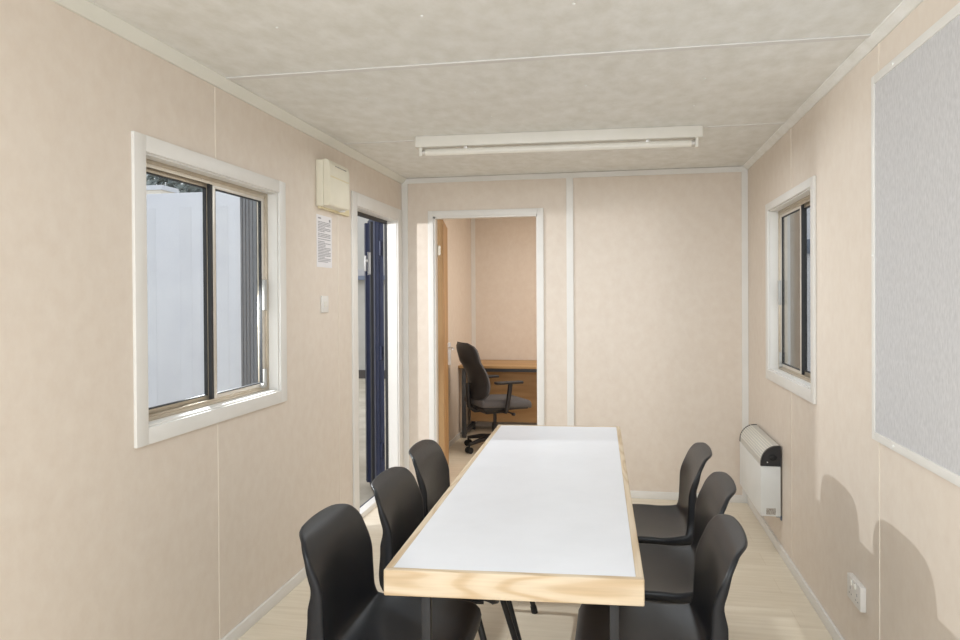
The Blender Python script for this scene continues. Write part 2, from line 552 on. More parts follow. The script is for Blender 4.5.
def window(name, label, face, s, op, outer, mid, wmid, shutter_pts, shutter_mat):
    """s = +1 when outdoors lies towards +x. mid = where the two sashes meet."""
    y0, y1, z0, z1 = op
    base = (face, (y0 + y1) / 2, z0)
    root = sempty(name, label, 'window', base)

    def X(d):
        return s * d                     # depth from the room face, local

    def L(mb):
        for v in mb.bm.verts:
            v.co.y -= base[1]
            v.co.z -= base[2]
        return mb
    oy0, oy1, oz0, oz1 = outer
    mb = ring_x(MB(), X(-0.012), X(0.0), oy0, oy1, oz0, oz1, y0 - oy0, oy1 - y1, z0 - oz0, oz1 - z1, 0.002)
    L(mb).build('architrave', M['trim'], root)
    mb = ring_x(MB(), X(0.0), X(0.05), y0 - 0.0, y1 + 0.0, z0, z1, 0.006, 0.006, 0.006, 0.006)
    L(mb).build('reveal_lining', M['trim'], root)
    a = ring_x(MB(), X(0.045), X(0.092), y0 + 0.006, y1 - 0.006, z0 + 0.006, z1 - 0.006, 0.016, 0.016, 0.012, 0.012, 0.001)
    for d in (0.05, 0.068, 0.086):       # sliding tracks
        a.box(X(d), X(d + 0.003), y0 + 0.02, y1 - 0.02, z0 + 0.017, z0 + 0.026)
        a.box(X(d), X(d + 0.003), y0 + 0.02, y1 - 0.02, z1 - 0.032, z1 - 0.017)
    L(a).build('outer_frame', M['alu'], root)
    fy0, fy1, fz0, fz1 = y0 + 0.02, y1 - 0.02, z0 + 0.02, z1 - 0.024
    spans = [(fy0, mid + 0.02, 0.070), (mid - 0.02, fy1, 0.053)] 
    for k, (a0, a1, d) in enumerate(spans):
        sl = k == 1
        wy = 0.020
        wf = 0.030 if sl else wmid
        sh = L(ring_x(MB(), X(d), X(d + 0.014), a0, a1, fz0, fz1, wy, wf, 0.02, 0.02, 0.0015)).build('sash', M['alulight'] if sl else M['alu'], root)
        L(ring_x(MB(), X(d + 0.002), X(d + 0.016), a0 + wy, a1 - wf, fz0 + 0.02, fz1 - 0.02, 0.004, 0.004, 0.004, 0.004)).build('gasket', M['gasket'], sh)
        L(MB().box(X(d + 0.006), X(d + 0.010), a0 + wy, a1 - wf, fz0 + 0.02, fz1 - 0.02)).build('pane', M['glass'], sh)
        if sl:
            L(MB().box(X(d + 0.002), X(d + 0.0165), a0 - 0.4 * (wmid - 0.02), a0 - 0.0005, fz0 + 0.002, fz1 - 0.002)).build('brush_seal', M['gasket'], sh)
            zc = (z0 + z1) / 2
            hd = L(MB().box(X(d - 0.016), X(d), a1 - 0.034, a1 - 0.012, zc - 0.085, zc + 0.055, 0.003)).build('pull_handle', M['clear'], sh)
            L(MB().box(X(d - 0.012), X(d), a1 - 0.034, a1 - 0.014, fz0 + 0.002, fz0 + 0.085, 0.003).cyl((X(d - 0.016), a1 - 0.05, fz0 + 0.01), (X(d), a1 - 0.05, fz0 + 0.01), 0.010, 0.012)).build('window_catch', M['clear'], sh)
    if shutter_pts:
        (xa, ya), (xb, yb) = shutter_pts
        za, zb = oz0 - 0.03, oz1 + 0.02
        mb = MB()
        d = Vector((xb - xa, yb - ya, 0)).normalized()
        n = Vector((d.y, -d.x, 0))
        ln = math.hypot(xb - xa, yb - ya)
        zm = (za + zb) / 2
        mb.obox((xa, ya, zm), (xb, yb, zm), 0.02, zb - za, 0.002)
        for q in range(5):               # pressed ribs
            c = Vector((xa, ya, zm)) + d * ln * (0.1 + 0.2 * q)
            mb.obox(c - d * 0.03, c + d * 0.03, 0.025, zb - za - 0.06, 0.002)
        for v in mb.bm.verts:
            v.co.x -= base[0]
            v.co.y -= base[1]
            v.co.z -= base[2]
        mb.build('steel_shutter', shutter_mat, root)
    return root


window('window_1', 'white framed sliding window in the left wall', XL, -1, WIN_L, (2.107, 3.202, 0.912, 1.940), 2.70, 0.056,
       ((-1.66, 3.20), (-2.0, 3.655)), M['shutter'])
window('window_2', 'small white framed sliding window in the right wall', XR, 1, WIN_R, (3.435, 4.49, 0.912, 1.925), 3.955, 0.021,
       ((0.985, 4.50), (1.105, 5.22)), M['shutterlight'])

# ------------------------------------------------------------------ outer door on the left
y0, y1, _, z1 = DOOR_L
d1 = sempty('door_1', 'open navy steel outer door in the left wall', 'door', (XL, (y0 + y1) / 2, 0))


def dl(mb):
    for v in mb.bm.verts:
        v.co.x -= XL
        v.co.y -= (y0 + y1) / 2
    return mb


dl(MB().box(XL, XL + 0.012, y0 - 0.082, y0, 0, z1 + 0.08, 0.002).box(XL, XL + 0.012, y1, y1 + 0.09, 0, z1 + 0.08, 0.002).box(XL, XL + 0.012, y0, y1, z1, z1 + 0.08, 0.002)).build('architrave', M['trim'], d1)
dl(MB().box(XL - 0.07, XL + 0.0, y0, y0 + 0.005, 0.035, z1).box(XL - 0.07, XL, y1 - 0.005, y1, 0.035, z1).box(XL - 0.07, XL, y0 + 0.005, y1 - 0.005, z1 - 0.005, z1)).build('reveal_lining', M['trim'], d1)
dl(MB().box(XL - 0.09, XL - 0.07, y0, y0 + 0.008, 0.034, z1).box(XL - 0.09, XL - 0.07, y1 - 0.008, y1, 0.034, z1).box(XL - 0.09, XL - 0.07, y0 + 0.008, y1 - 0.008, z1 - 0.028, z1)).build('steel_frame', M['gasket'], d1)
dl(MB().box(XL - 0.10, XL - 0.045, y0, y1, -0.02, 0.034, 0.003)).build('threshold', M['trim'], d1)
dl(MB().box(XL - 0.115, XL - 0.10, y0, y1, -0.02, 0.030, 0.002)).build('threshold_edge', M['navy'], d1)
hx, hy = XL - 0.118, y1 + 0.0
dv = Vector((-0.315, 0.68, 0)).normalized()
nv = Vector((-dv.y, dv.x, 0))           # outward face normal
H = Vector((hx, hy, 0))
leaf = MB()
zm = 0.95
leaf.obox(H + Vector((0, 0, zm)), H + dv * 0.80 + Vector((0, 0, zm)), 0.035, 2.14, 0.003)
lf = dl(leaf).build('door_leaf', M['navy'], d1)
ins = H - nv * (-0.0)
side = -nv if (-nv).dot(Vector((0, -1, 0))) > nv.dot(Vector((0, -1, 0))) else nv
fb = MB()
for a, b in ((0.0, 0.09), (0.70, 0.80)):
    fb.obox(H + dv * a + side * 0.03 + Vector((0, 0, zm)), H + dv * b + side * 0.03 + Vector((0, 0, zm)), 0.028, 2.10, 0.003)
dl(fb).build('leaf_channel', M['navy'], lf)
gb = MB()
gb.obox(H + dv * 0.36 + side * 0.026 + Vector((0, 0, zm)), H + dv * 0.44 + side * 0.026 + Vector((0, 0, zm)), 0.02, 2.06, 0.002)
gb.obox(H + dv * 0.09 + side * 0.020 + Vector((0, 0, zm)), H + dv * 0.13 + side * 0.020 + Vector((0, 0, zm)), 0.012, 2.06)
dl(gb).build('locking_bar', M['gasket'], lf)
kb = MB()
kb.obox(H + dv * 0.385 + side * 0.045 + Vector((0, 0, 1.66)), H + dv * 0.415 + side * 0.045 + Vector((0, 0, 1.66)), 0.02, 0.17, 0.004)
kb.cyl(H + dv * 0.40 + side * 0.04 + Vector((0, 0, 1.68)), H + dv * 0.40 + side * 0.075 + Vector((0, 0, 1.68)), 0.012)
kb.obox(H + dv * 0.40 + side * 0.075 + Vector((0, 0, 1.72)), H + dv * 0.40 + side * 0.075 + Vector((0, 0, 1.60)), 0.018, 0.018, 0.004)
dl(kb).build('lock_handle', M['clear'], lf)
hb = MB()
for z in (0.25, 0.95, 1.7):
    hb.cyl(H + Vector((0.0, -0.01, z)), H + Vector((0.0, -0.01, z + 0.10)), 0.012)
dl(hb).build('hinge', M['navy'], lf)

# ------------------------------------------------------------------ office doorway and its wooden door
d2 = sempty('door_2', 'wooden door standing open into the office', 'door', (OFF[0], YB, 0))


def d2l(mb):
    for v in mb.bm.verts:
        v.co.x -= OFF[0]
        v.co.y -= YB
    return mb


xa, xb, zt2 = OFF[0], OFF[1], OFF[3]
for (yy0, yy1) in ((YB - 0.012, YB), (YB + 0.06, YB + 0.072)):
    d2l(MB().box(xa - 0.040, xa, yy0, yy1, 0, zt2 + 0.042, 0.002).box(xb, xb + 0.046, yy0, yy1, 0, zt2 + 0.042, 0.002).box(xa, xb, yy0, yy1, zt2, zt2 + 0.042, 0.002)).build('architrave', M['trim'], d2)
d2l(MB().box(xa, xa + 0.012, YB, YB + 0.06, 0, zt2).box(xb - 0.006, xb, YB, YB + 0.06, 0, zt2).box(xa, xb, YB, YB + 0.06, zt2 - 0.012, zt2)).build('door_lining', M['trim'], d2)
A2 = math.radians(100.5)                  # leaf swung past the right angle
hp = Vector((xa + 0.014, YB + 0.062, 0))
d2v = Vector((math.cos(A2), math.sin(A2), 0))
n2v = Vector((d2v.y, -d2v.x, 0))          # face towards the doorway
LW = 0.72
lf2 = d2l(MB().obox(hp + n2v * 0.02 + Vector((0, 0, 0.99)), hp + n2v * 0.02 + d2v * LW + Vector((0, 0, 0.99)), 0.040, 1.955, 0.001)).build('door_leaf', M['doorwood'], d2)
for z in (0.22, 1.74):
    d2l(MB().obox(hp + n2v * 0.004 + d2v * -0.002 + Vector((0, 0, z)), hp + n2v * 0.022 + d2v * -0.002 + Vector((0, 0, z)), 0.004, 0.07).cyl(hp + n2v * -0.004 + Vector((0, 0, z - 0.045)), hp + n2v * -0.004 + Vector((0, 0, z + 0.045)), 0.006)).build('hinge', M['alu'], lf2)
hm = MB()
c0 = hp + n2v * 0.040 + d2v * (LW - 0.06) + Vector((0, 0, 0.93))
hm.obox(c0 + Vector((0, 0, -0.09)) + n2v * 0.003, c0 + Vector((0, 0, 0.09)) + n2v * 0.003, 0.006, 0.040, 0.001, up=n2v)
hm.cyl(c0 + Vector((0, 0, 0.045)), c0 + Vector((0, 0, 0.045)) + n2v * 0.05, 0.009)
hm.tube([c0 + Vector((0, 0, 0.045)) + n2v * 0.046 - d2v * t for t in (-0.005, 0.05, 0.09, 0.105)], [0.009, 0.0085, 0.008, 0.006])
d2l(hm).build('lever_handle', M['chrome'], lf2)

# ------------------------------------------------------------------ meeting table
TX0, TX1, TY0, TY1, TZ = -0.547, 0.061, 1.658, 3.640, 0.75
TC = ((TX0 + TX1) / 2 - 0.0225, (TY0 + TY1) / 2 + 0.012)
tb = thing('meeting_table', 'long table with white top and pine edging between the black chairs', 'table', (TC[0], TC[1], 0), math.radians(1.3))
hw, hl = (TX1 - TX0) / 2, (TY1 - TY0) / 2
EW, EH = 0.019, 0.062
MB().box(-hw + EW, hw - EW, -hl + EW, hl - EW, TZ - 0.022, TZ - 0.001).build('table_top', M['laminate'], tb)
MB().box(-hw + EW, hw - EW, -hl + EW, hl - EW, TZ - 0.040, TZ - 0.0225).build('under_board', M['deskwood'], tb)
for sy in (-1, 1):
    MB().box(-hw, hw, sy * hl, sy * (hl - EW), TZ - EH, TZ, 0.004, 3).build('edging', M['pine_x'], tb)
for sx in (-1, 1):
    MB().box(sx * hw, sx * (hw - EW), -hl + EW, hl - EW, TZ - EH, TZ - 0.0005, 0.003, 3).build('edging', M['pine_y'], tb)
LX = 0.225
for sy in (-1, 1):
    ly = sy * (hl - 0.055)
    for sx in (-1, 1):
        lg = MB().box(sx * LX + 0.001, sx * LX + 0.023, ly - 0.011, ly + 0.011, 0.012, TZ - 0.0405, 0.002).build('leg', M['blacksteel'], tb)
        MB().cyl((sx * LX + 0.012, ly, 0.0), (sx * LX + 0.012, ly, 0.014), 0.017, 0.014).build('foot_cap', M['rubber'], lg)
    MB().box(-LX + 0.023, LX + 0.001, ly - 0.009, ly + 0.009, 0.14, 0.16, 0.002).build('cross_rail', M['blacksteel'], tb)
    MB().box(-LX + 0.023, LX + 0.001, ly - 0.012, ly + 0.012, TZ - 0.058, TZ - 0.0405, 0.002).build('cross_rail', M['blacksteel'], tb)


for o_ in [tb] + list(tb.children) + [g for c in tb.children for g in c.children]:
    if o_.type == 'MESH':                # the hand-made frame is a touch out of square
        for v in o_.data.vertices:
            v.co.y += 0.045 * v.co.x

# ------------------------------------------------------------------ stacking chairs
def catmull(P, n):
    out = []
    P = [2 * P[0] - P[1]] + P + [2 * P[-1] - P[-2]]
    for i in range(1, len(P) - 2):
        for k in range(n):
            t = k / n
            a, b, c, d = P[i - 1:i + 3]
            out.append(0.5 * ((2 * b) + (-a + c) * t + (2 * a - 5 * b + 4 * c - d) * t * t + (-a + 3 * b - 3 * c + d) * t ** 3))
    out.append(P[-2])
    return out


def chair_shell():
    """one-piece moulded seat and back, facing +x, with a rolled rim"""
    K = [(0.200, 0.418), (0.195, 0.438), (0.170, 0.452), (0.11, 0.455), (0.03, 0.449), (-0.07, 0.442), (-0.128, 0.444),
         (-0.155, 0.458), (-0.168, 0.50), (-0.172, 0.56), (-0.174, 0.62), (-0.178, 0.68), (-0.188, 0.725), (-0.212, 0.757), (-0.243, 0.772)]
    pts = catmull([Vector((a, 0, b)) for a, b in K], 5)
    # resample evenly
    acc = [0]
    for i in range(1, len(pts)):
        acc.append(acc[-1] + (pts[i] - pts[i - 1]).length)
    L = acc[-1]
    NS, NT = 64, 28

    def at(s):
        s = max(0, min(L, s))
        for i in range(1, len(acc)):
            if acc[i] >= s - 1e-9:
                f = (s - acc[i - 1]) / max(1e-9, acc[i] - acc[i - 1])
                return pts[i - 1].lerp(pts[i], f)
        return pts[-1].copy()
    W = [(0, 0.212), (0.10, 0.222), (0.25, 0.225), (0.36, 0.212), (0.44, 0.198), (0.56, 0.196), (0.70, 0.196), (0.9, 0.194)]
    Cc = [(0, 0.0), (0.08, 0.006), (0.25, 0.014), (0.36, 0.024), (0.45, 0.029), (L - 0.19, 0.029), (L - 0.05, 0.0), (L, 0.0)]

    def lin(T, s):
        for i in range(1, len(T)):
            if s <= T[i][0]:
                f = (s - T[i - 1][0]) / (T[i][0] - T[i - 1][0])
                f = f * f * (3 - 2 * f)
                return T[i - 1][1] + f * (T[i][1] - T[i - 1][1])
        return T[-1][1]
    mb = MB()
    bm = mb.bm
    G = []
    SS = []
    for i in range(NS + 1):
        q = i / NS
        q = 1 - (1 - q) ** 1.35
        s = L * q
        SS.append(s)
        p = at(s)
        t = (at(s + 0.004) - at(s - 0.004)).normalized()
        n = Vector((t.z, 0, -t.x))
        w_ = lin(W, s)
        rt, rf = 0.095, 0.05
        d = L - s
        if d < rt:
            w_ = w_ - rt + math.sqrt(max(0, rt * rt - (rt - d) ** 2))
        if s < rf:
            w_ = w_ - rf + math.sqrt(max(0, rf * rf - (rf - s) ** 2))
        c = lin(Cc, s)
        row = []
        for j in range(NT + 1):
            u = -1 + 2 * j / NT
            u = math.sin(u * PI / 2) * 0.55 + u * 0.45
            row.append((p + Vector((0, u * w_, 0)) + n * c * (abs(u * w_) / 0.2) ** 2.2 - t * 0.024 * max(0, 1 - d / 0.2) ** 1.5 * (u * w_ / 0.19) ** 2, n))
        G.append(row)
    V = [[bm.verts.new(a[0]) for a in r] for r in G]
    for i in range(NS):
        for j in range(NT):
            bm.faces.new((V[i][j], V[i][j + 1], V[i + 1][j + 1], V[i + 1][j]))
    bm.normal_update()
    per = [(0, j) for j in range(NT)] + [(i, NT) for i in range(NS)] + [(NS, j) for j in range(NT, 0, -1)] + [(i, 0) for i in range(NS, 0, -1)]
    P0 = [V[i][j].co.copy() for i, j in per]
    N0 = [G[i][j][1] for i, j in per]
    m = len(per)
    # nearest-distance guard: drop duplicated corner directions by smoothing the tangent
    ctr = [G[min(NS - 6, max(6, i))][NT // 2][0] for i, j in per]
    outs = []
    for k in range(m):
        tg = (P0[(k + 2) % m] - P0[(k - 2) % m])
        o = tg.cross(N0[k])
        if o.length < 1e-6:
            o = P0[k] - ctr[k]
        o.normalize()
        if o.dot(P0[k] - ctr[k]) < 0:
            o = -o
        outs.append(o)
    prev = [V[i][j] for i, j in per]
    FD = [(0, 0.016), (0.10, 0.018), (0.25, 0.024), (0.33, 0.042), (0.40, 0.050), (0.50, 0.040), (0.58, 0.024), (L - 0.06, 0.012), (L, 0.008)]
    dep = [lin(FD, SS[i]) for i, j in per]
    for (a, b) in ((0.004, 0.06), (0.007, 0.2), (0.008, 0.5), (0.008, 1.0)):
        cur = [bm.verts.new(P0[k] + outs[k] * a - N0[k] * b * dep[k]) for k in range(m)]
        for k in range(m):
            bm.faces.new((prev[k], prev[(k + 1) % m], cur[(k + 1) % m], cur[k]))
        prev = cur
    bmesh.ops.remove_doubles(bm, verts=bm.verts[:], dist=0.0004)
    return mb


def make_chair():
    t = thing('stacking_chair', '', 'chair', (0, 0, 0))
    sh = chair_shell().build('seat_shell', M['plastic'], t, ang=70)
    md = sh.modifiers.new('shell_thickness', 'SOLIDIFY')
    md.thickness = 0.004
    md.offset = -1
    fr = MB()
    for sy in (-1, 1):
        fr.tube([(0.15, sy * 0.165, 0.415), (0.0, sy * 0.168, 0.412), (-0.13, sy * 0.16, 0.408)], 0.010)
    fr.tube([(0.10, -0.166, 0.405), (0.10, 0.166, 0.405)], 0.009)
    fr.tube([(-0.10, -0.162, 0.400), (-0.10, 0.162, 0.400)], 0.009)
    fr.build('seat_frame', M['blacksteel'], t)
    for sx, sy in ((1, -1), (1, 1), (-1, -1), (-1, 1)):
        if sx > 0:
            P = [(0.10, sy * 0.166, 0.414), (0.125, sy * 0.172, 0.39), (0.235, sy * 0.205, 0.012)]
        else:
            P = [(-0.10, sy * 0.162, 0.410), (-0.120, sy * 0.168, 0.39), (-0.235, sy * 0.205, 0.012)]
        lg = MB().tube(P, 0.011).build('leg', M['blacksteel'], t)
        MB().cyl((P[2][0], P[2][1], 0.0), (P[2][0] - sx * 0.006, P[2][1] - sy * 0.002, 0.03), 0.0145, 0.0135).build('foot_cap', M['rubber'], lg)
    return t


def dup(root, loc, rz, label, group):
    r = root.copy()
    COL.objects.link(r)
    r.location = loc
    r.rotation_euler = (0, 0, rz)
    tag(r, label, 'chair', group)
    for ch in list(root.children):
        c = ch.copy()
        COL.objects.link(c)
        c.parent = r
        for g in list(ch.children):
            d = g.copy()
            COL.objects.link(d)
            d.parent = c
    return r


GR = 'black plastic chairs around the meeting table'
seats = [
    (-0.605, 1.965, 0.0, 'black plastic chair on the left of the table, nearest the camera'),
    (-0.575, 2.465, 0.0, 'black plastic chair on the left of the table, in the middle of its row'),
    (-0.595, 2.985, 0.0, 'black plastic chair on the left of the table, farthest and nearest the office doorway'),
    (0.08, 2.045, PI, 'black plastic chair on the right of the table, nearest the camera'),
    (0.135, 2.575, PI, 'black plastic chair on the right of the table, in the middle of its row'),
    (0.125, 3.105, PI, 'black plastic chair on the right of the table, farthest and nearest the back wall'),
]
proto = make_chair()
for k, (x, y, rz, lab) in enumerate(seats):
    if k == 0:
        proto.location = (x, y, 0)
        proto.rotation_euler = (0, 0, rz)
        tag(proto, lab, 'chair', GR)
    else:
        dup(proto, (x, y, 0), rz, lab, GR)

# ------------------------------------------------------------------ convector heater on the right wall
hx0, hx1, hy0, hy1, hz0, hz1 = 0.760, 0.862, 4.118, 4.80, 0.208, 0.590
zk = 0.478
ht = thing('convector_heater', 'white convector heater with black end caps on the right wall', 'heater', (XR, (hy0 + hy1) / 2, hz0))
ox, oy, oz = XR, (hy0 + hy1) / 2, hz0


def HL(mb):
    for v in mb.bm.verts:
        v.co -= Vector((ox, oy, oz))
    return mb


HL(MB().box(hx0, hx1, hy0, hy1, hz0, zk, 0.004)).build('casing', M['heater'], ht)
arc = [(hx1, zk + 0.001), (hx0, zk + 0.001)] + [(hx0 + 0.088 * (1 - math.cos(a)), zk + 0.012 + (hz1 - zk - 0.014) * math.sin(a)) for a in [PI / 2 * k / 10 for k in range(11)]] + [(hx1, hz1 - 0.002)]


def prism_y(prof, ya, yb, bev=0.0):
    mb = MB()
    A = [mb.bm.verts.new((p[0], ya, p[1])) for p in prof]
    B = [mb.bm.verts.new((p[0], yb, p[1])) for p in prof]
    mb.bm.faces.new(A)
    mb.bm.faces.new(list(reversed(B)))
    for i in range(len(prof)):
        j = (i + 1) % len(prof)
        mb.bm.faces.new((A[i], B[i], B[j], A[j]))
    return mb


top = prism_y([(hx0 + (p[0] - hx0) * 0.97 + 0.002, zk + 0.001 + (p[1] - zk) * 0.97) for p in arc], hy0 + 0.016, hy1 - 0.016)
hood = HL(top).build('outlet_hood', M['heatergrille'], ht)
sl = MB()
for k in range(2, 10):
    a = PI / 2 * k / 11
    px, pz = hx0 + 0.002 + 0.086 * (1 - math.cos(a)), zk + 0.012 + (hz1 - zk - 0.016) * math.sin(a)
    sl.obox((px, hy0 + 0.02, pz), (px, hy1 - 0.02, pz), 0.005, 0.006, 0.0015)
HL(sl).build('grille_bars', M['whitemetal'], hood)
for ya, yb in ((hy0 - 0.002, hy0 + 0.016), (hy1 - 0.016, hy1 + 0.002)):
    cp = HL(prism_y(arc, ya, yb)).build('end_cap', M['blackcap'], ht)
    if ya < hy0:
        dm = MB().ball((hx0 + 0.062, ya - 0.002, zk + 0.047), 0.021, 1, 0.45, 0.75).box(hx0 + 0.060, hx0 + 0.064, ya - 0.014, ya - 0.006, zk + 0.040, zk + 0.055, 0.001)
        HL(dm).build('thermostat_dial', M['rubber'], cp)
        HL(MB().cyl((hx0 + 0.034, ya, zk + 0.022), (hx0 + 0.034, ya - 0.003, zk + 0.022), 0.003)).build('indicator_lamp', M['whitemetal'], cp)
HL(MB().box(hx0 + 0.028, hx0 + 0.076, hy0 - 0.001, hy0 + 0.001, hz0 + 0.010, hz0 + 0.044)).build('rating_label', M['greylabel'], ht)
HL(MB().box(hx1, XR, hy0 + 0.03, hy0 + 0.07, zk - 0.01, zk + 0.05)).build('wall_bracket', M['bluegrey'], ht)
HL(MB().box(hx1, XR, hy1 - 0.07, hy1 - 0.03, zk - 0.01, zk + 0.05)).build('wall_bracket', M['bluegrey'], ht)
HL(MB().box(hx1 - 0.02, XR - 0.001, hy0 + 0.01, hy0 + 0.03, hz0 - 0.006, hz0 + 0.0005).prism([(XR - 0.006, hz0 - 0.022), (XR, hz0 - 0.022), (XR, hz0 - 0.002), (XR - 0.006, hz0 - 0.002)], 1, hy0 + 0.01, hy0 + 0.03)).build('lower_bracket', M['bluegrey'], ht)

# ------------------------------------------------------------------ pinboard
pb = thing('pinboard', 'large grey felt pinboard in a white frame on the right wall', 'pinboard', (XR, 1.815, 0.91))
by0, by1, bz0, bz1 = 0.91 - 1.815, 2.69 - 1.815, -0.006, 1.226
MB().box(-0.009, -0.001, by0 + 0.01, by1 - 0.01, bz0 + 0.01, bz1 - 0.01).build('felt_panel', M['felt'], pb)
MB().box(-0.013, 0, by0, by0 + 0.026, bz0, bz1, 0.002).box(-0.013, 0, by1 - 0.026, by1, bz0, bz1, 0.002).box(-0.013, 0, by0 + 0.026, by1 - 0.026, bz0, bz0 + 0.028, 0.002).box(-0.013, 0, by0 + 0.026, by1 - 0.026, bz1 - 0.028, bz1, 0.002).build('frame', M['trim'], pb)
for (yy, zz) in ((by1 - 0.20, bz0 + 0.014), (by1 - 0.20, bz1 - 0.014), (0.0, bz0 + 0.014), (0.0, bz1 - 0.014), (by1 - 0.013, 0.62)):
    MB().cyl((-0.0125, yy, zz), (-0.0155, yy, zz), 0.005, 0.004, 10).build('screw_cap', M['screw'], pb)

# ------------------------------------------------------------------ extractor fan box on the left wall
fx = thing('extractor_fan', 'cream plastic extractor fan box high on the left wall', 'extractor fan', (XL, 3.72, 1.88))
MB().box(0, 0.018, -0.12, 0.30, -0.012, 0.235, 0.004).build('back_plate', M['creamold'], fx)
MB().box(0.0, 0.042, -0.14, 0.15, -0.002, 0.24, 0.006).build('fan_housing', M['creambox'], fx)
prof = [(0.040, 0.0), (0.070, 0.004), (0.078, 0.016), (0.078, 0.205), (0.072, 0.232), (0.060, 0.243), (0.040, 0.243)]
mbf = prism_y(prof, -0.138, 0.146)
bmesh.ops.bevel(mbf.bm, geom=mbf.bm.edges[:], offset=0.003, segments=2, affect='EDGES')
cv = mbf.build('front_cover', M['creambox'], fx)
MB().box(0.0775, 0.0795, -0.13, 0.14, 0.150, 0.156, 0.0008).build('cover_ridge', M['creamold'], cv)
g = MB()
for k in range(9):
    g.box(0.0765, 0.0790, -0.06 + k * 0.018, -0.048 + k * 0.018, 0.212, 0.217)
g.build('air_slots', M['greylabel'], cv)
MB().box(0.03, 0.06, 0.10, 0.125, -0.008, 0.0, 0.001).build('pull_cord_outlet', M['switch'], fx)

# ------------------------------------------------------------------ notice, light switch, socket
nt_ = thing('notice', 'printed white notice sheet on the left wall below the fan box', 'notice', (XL, 3.686, 1.56))
MB().box(0.0004, 0.0014, -0.103, 0.103, 0, 0.277).build('sheet', M['paper'], nt_)
rnd = random.Random(3)
ln = MB()
z = 0.256
ln.box(0.0012, 0.0018, -0.082, -0.045, z, z + 0.007)
ln.box(0.0012, 0.0018, 0.064, 0.084, z - 0.008, z + 0.006)
z = 0.238
while z > 0.02:
    x = -0.084
    end = 0.084 if rnd.random() < 0.72 else rnd.uniform(0.0, 0.07)
    if rnd.random() < 0.12:
        z -= 0.0045
    while x < end:
        wlen = rnd.uniform(0.006, 0.022)
        ln.box(0.0012, 0.0018, x, min(end, x + wlen), z, z + 0.0042)
        x += wlen + 0.003
    z -= 0.0082
ln.build('printed_lines', M['ink'], nt_)

sw = thing('light_switch', 'small white light switch on the left wall under the notice', 'light switch', (XL, 3.675, 1.318))
MB().box(0, 0.009, -0.045, 0.045, 0, 0.09, 0.003).build('switch_plate', M['switch'], sw)
for yy in (-0.020, 0.004):
    MB().prism([(0.009, 0.030), (0.0145, 0.032), (0.0105, 0.060), (0.009, 0.060)], 1, yy, yy + 0.016).build('rocker', M['whitemetal'], sw) if False else MB().box(0.008, 0.0125, yy, yy + 0.016, 0.030, 0.060, 0.0015).build('rocker', M['whitemetal'], sw)

sk = thing('power_socket', 'white double wall socket low on the right wall', 'socket', (XR, 2.862, 0.264))
MB().box(-0.020, 0, -0.076, 0.076, 0, 0.088, 0.003).build('socket_plate', M['switch'], sk)
for yy in (-0.037, 0.037):
    MB().box(-0.0245, -0.0195, yy - 0.006 - math.copysign(0.018, yy), yy + 0.006 - math.copysign(0.018, yy), 0.062, 0.082, 0.0015).build('rocker', M['whitemetal'], sk)
    MB().box(-0.0208, -0.0195, yy - 0.003, yy + 0.003, 0.040, 0.050).box(-0.0208, -0.0195, yy - 0.015, yy - 0.008, 0.022, 0.026).box(-0.0208, -0.0195, yy + 0.008, yy + 0.015, 0.022, 0.026).build('pin_slots', M['ink'], sk)

# ------------------------------------------------------------------ fluorescent batten
fl = thing('ceiling_light', 'long white fluorescent batten light on the ceiling', 'ceiling light', (-0.315, 3.86, ZT), 0.038)
FLH = 0.748
MB().box(-FLH, FLH, -0.032, 0.032, -0.058, 0.0, 0.004).build('batten_body', M['whitemetal'], fl)
for sx in (-1, 1):
    MB().box(sx * FLH, sx * (FLH + 0.004), -0.034, 0.034, -0.060, 0.0, 0.002).build('end_plate', M['whitemetal'], fl)
    hh = MB().box(sx * (FLH - 0.016), sx * (FLH - 0.032), -0.018, 0.018, -0.106, -0.056, 0.004).build('lamp_holder', M['whitemetal'], fl)
    MB().cyl((sx * (FLH - 0.032), 0, -0.084), (sx * (FLH - 0.052), 0, -0.084), 0.0185).build('tube_cap', M['chrome'], hh)
    MB().box(sx * 0.48 - 0.010, sx * 0.48 + 0.010, -0.010, 0.010, -0.070, -0.056, 0.002).build('tube_clip', M['chrome'], fl)
MB().cyl((-FLH + 0.05, 0, -0.084), (FLH - 0.05, 0, -0.084), 0.019, seg=20).build('fluorescent_tube', M['tube'], fl)

tl = area('batten_fill', (-0.315, 3.86, ZT - 0.108), (-0.315, 3.86, 0), 1.3, 0.034, 10, (0.88, 0.95, 1.0))  # fill strip added below the batten; the tube itself is unlit
tl.rotation_euler = (0, 0, 0.038)

# ------------------------------------------------------------------ office: desk and swivel chair
DZ = 0.722
dk = thing('office_desk', 'beech desk against the far office wall behind the swivel chair', 'desk', (-0.76, 7.35, 0))
MB().box(-0.775, 0.82, -0.345, 0.355, DZ - 0.025, DZ, 0.003).build('desktop', M['deskwood'], dk)
MB().box(-0.74, 0.78, 0.10, 0.118, 0.10, DZ - 0.026).build('modesty_panel', M['deskwood'], dk)
MB().box(-0.74, 0.78, -0.30, -0.27, DZ - 0.062, DZ - 0.026, 0.002).build('front_rail', M['deskframe'], dk)
for x in (-0.73, 0.77):
    lg = MB().box(x - 0.02, x + 0.02, -0.31, -0.27, 0.0, DZ - 0.026, 0.003).box(x - 0.02, x + 0.02, 0.16, 0.20, 0, DZ - 0.026, 0.003).box(x - 0.02, x + 0.02, -0.27, 0.16, 0.03, 0.07, 0.003).build('leg', M['deskframe'], dk)

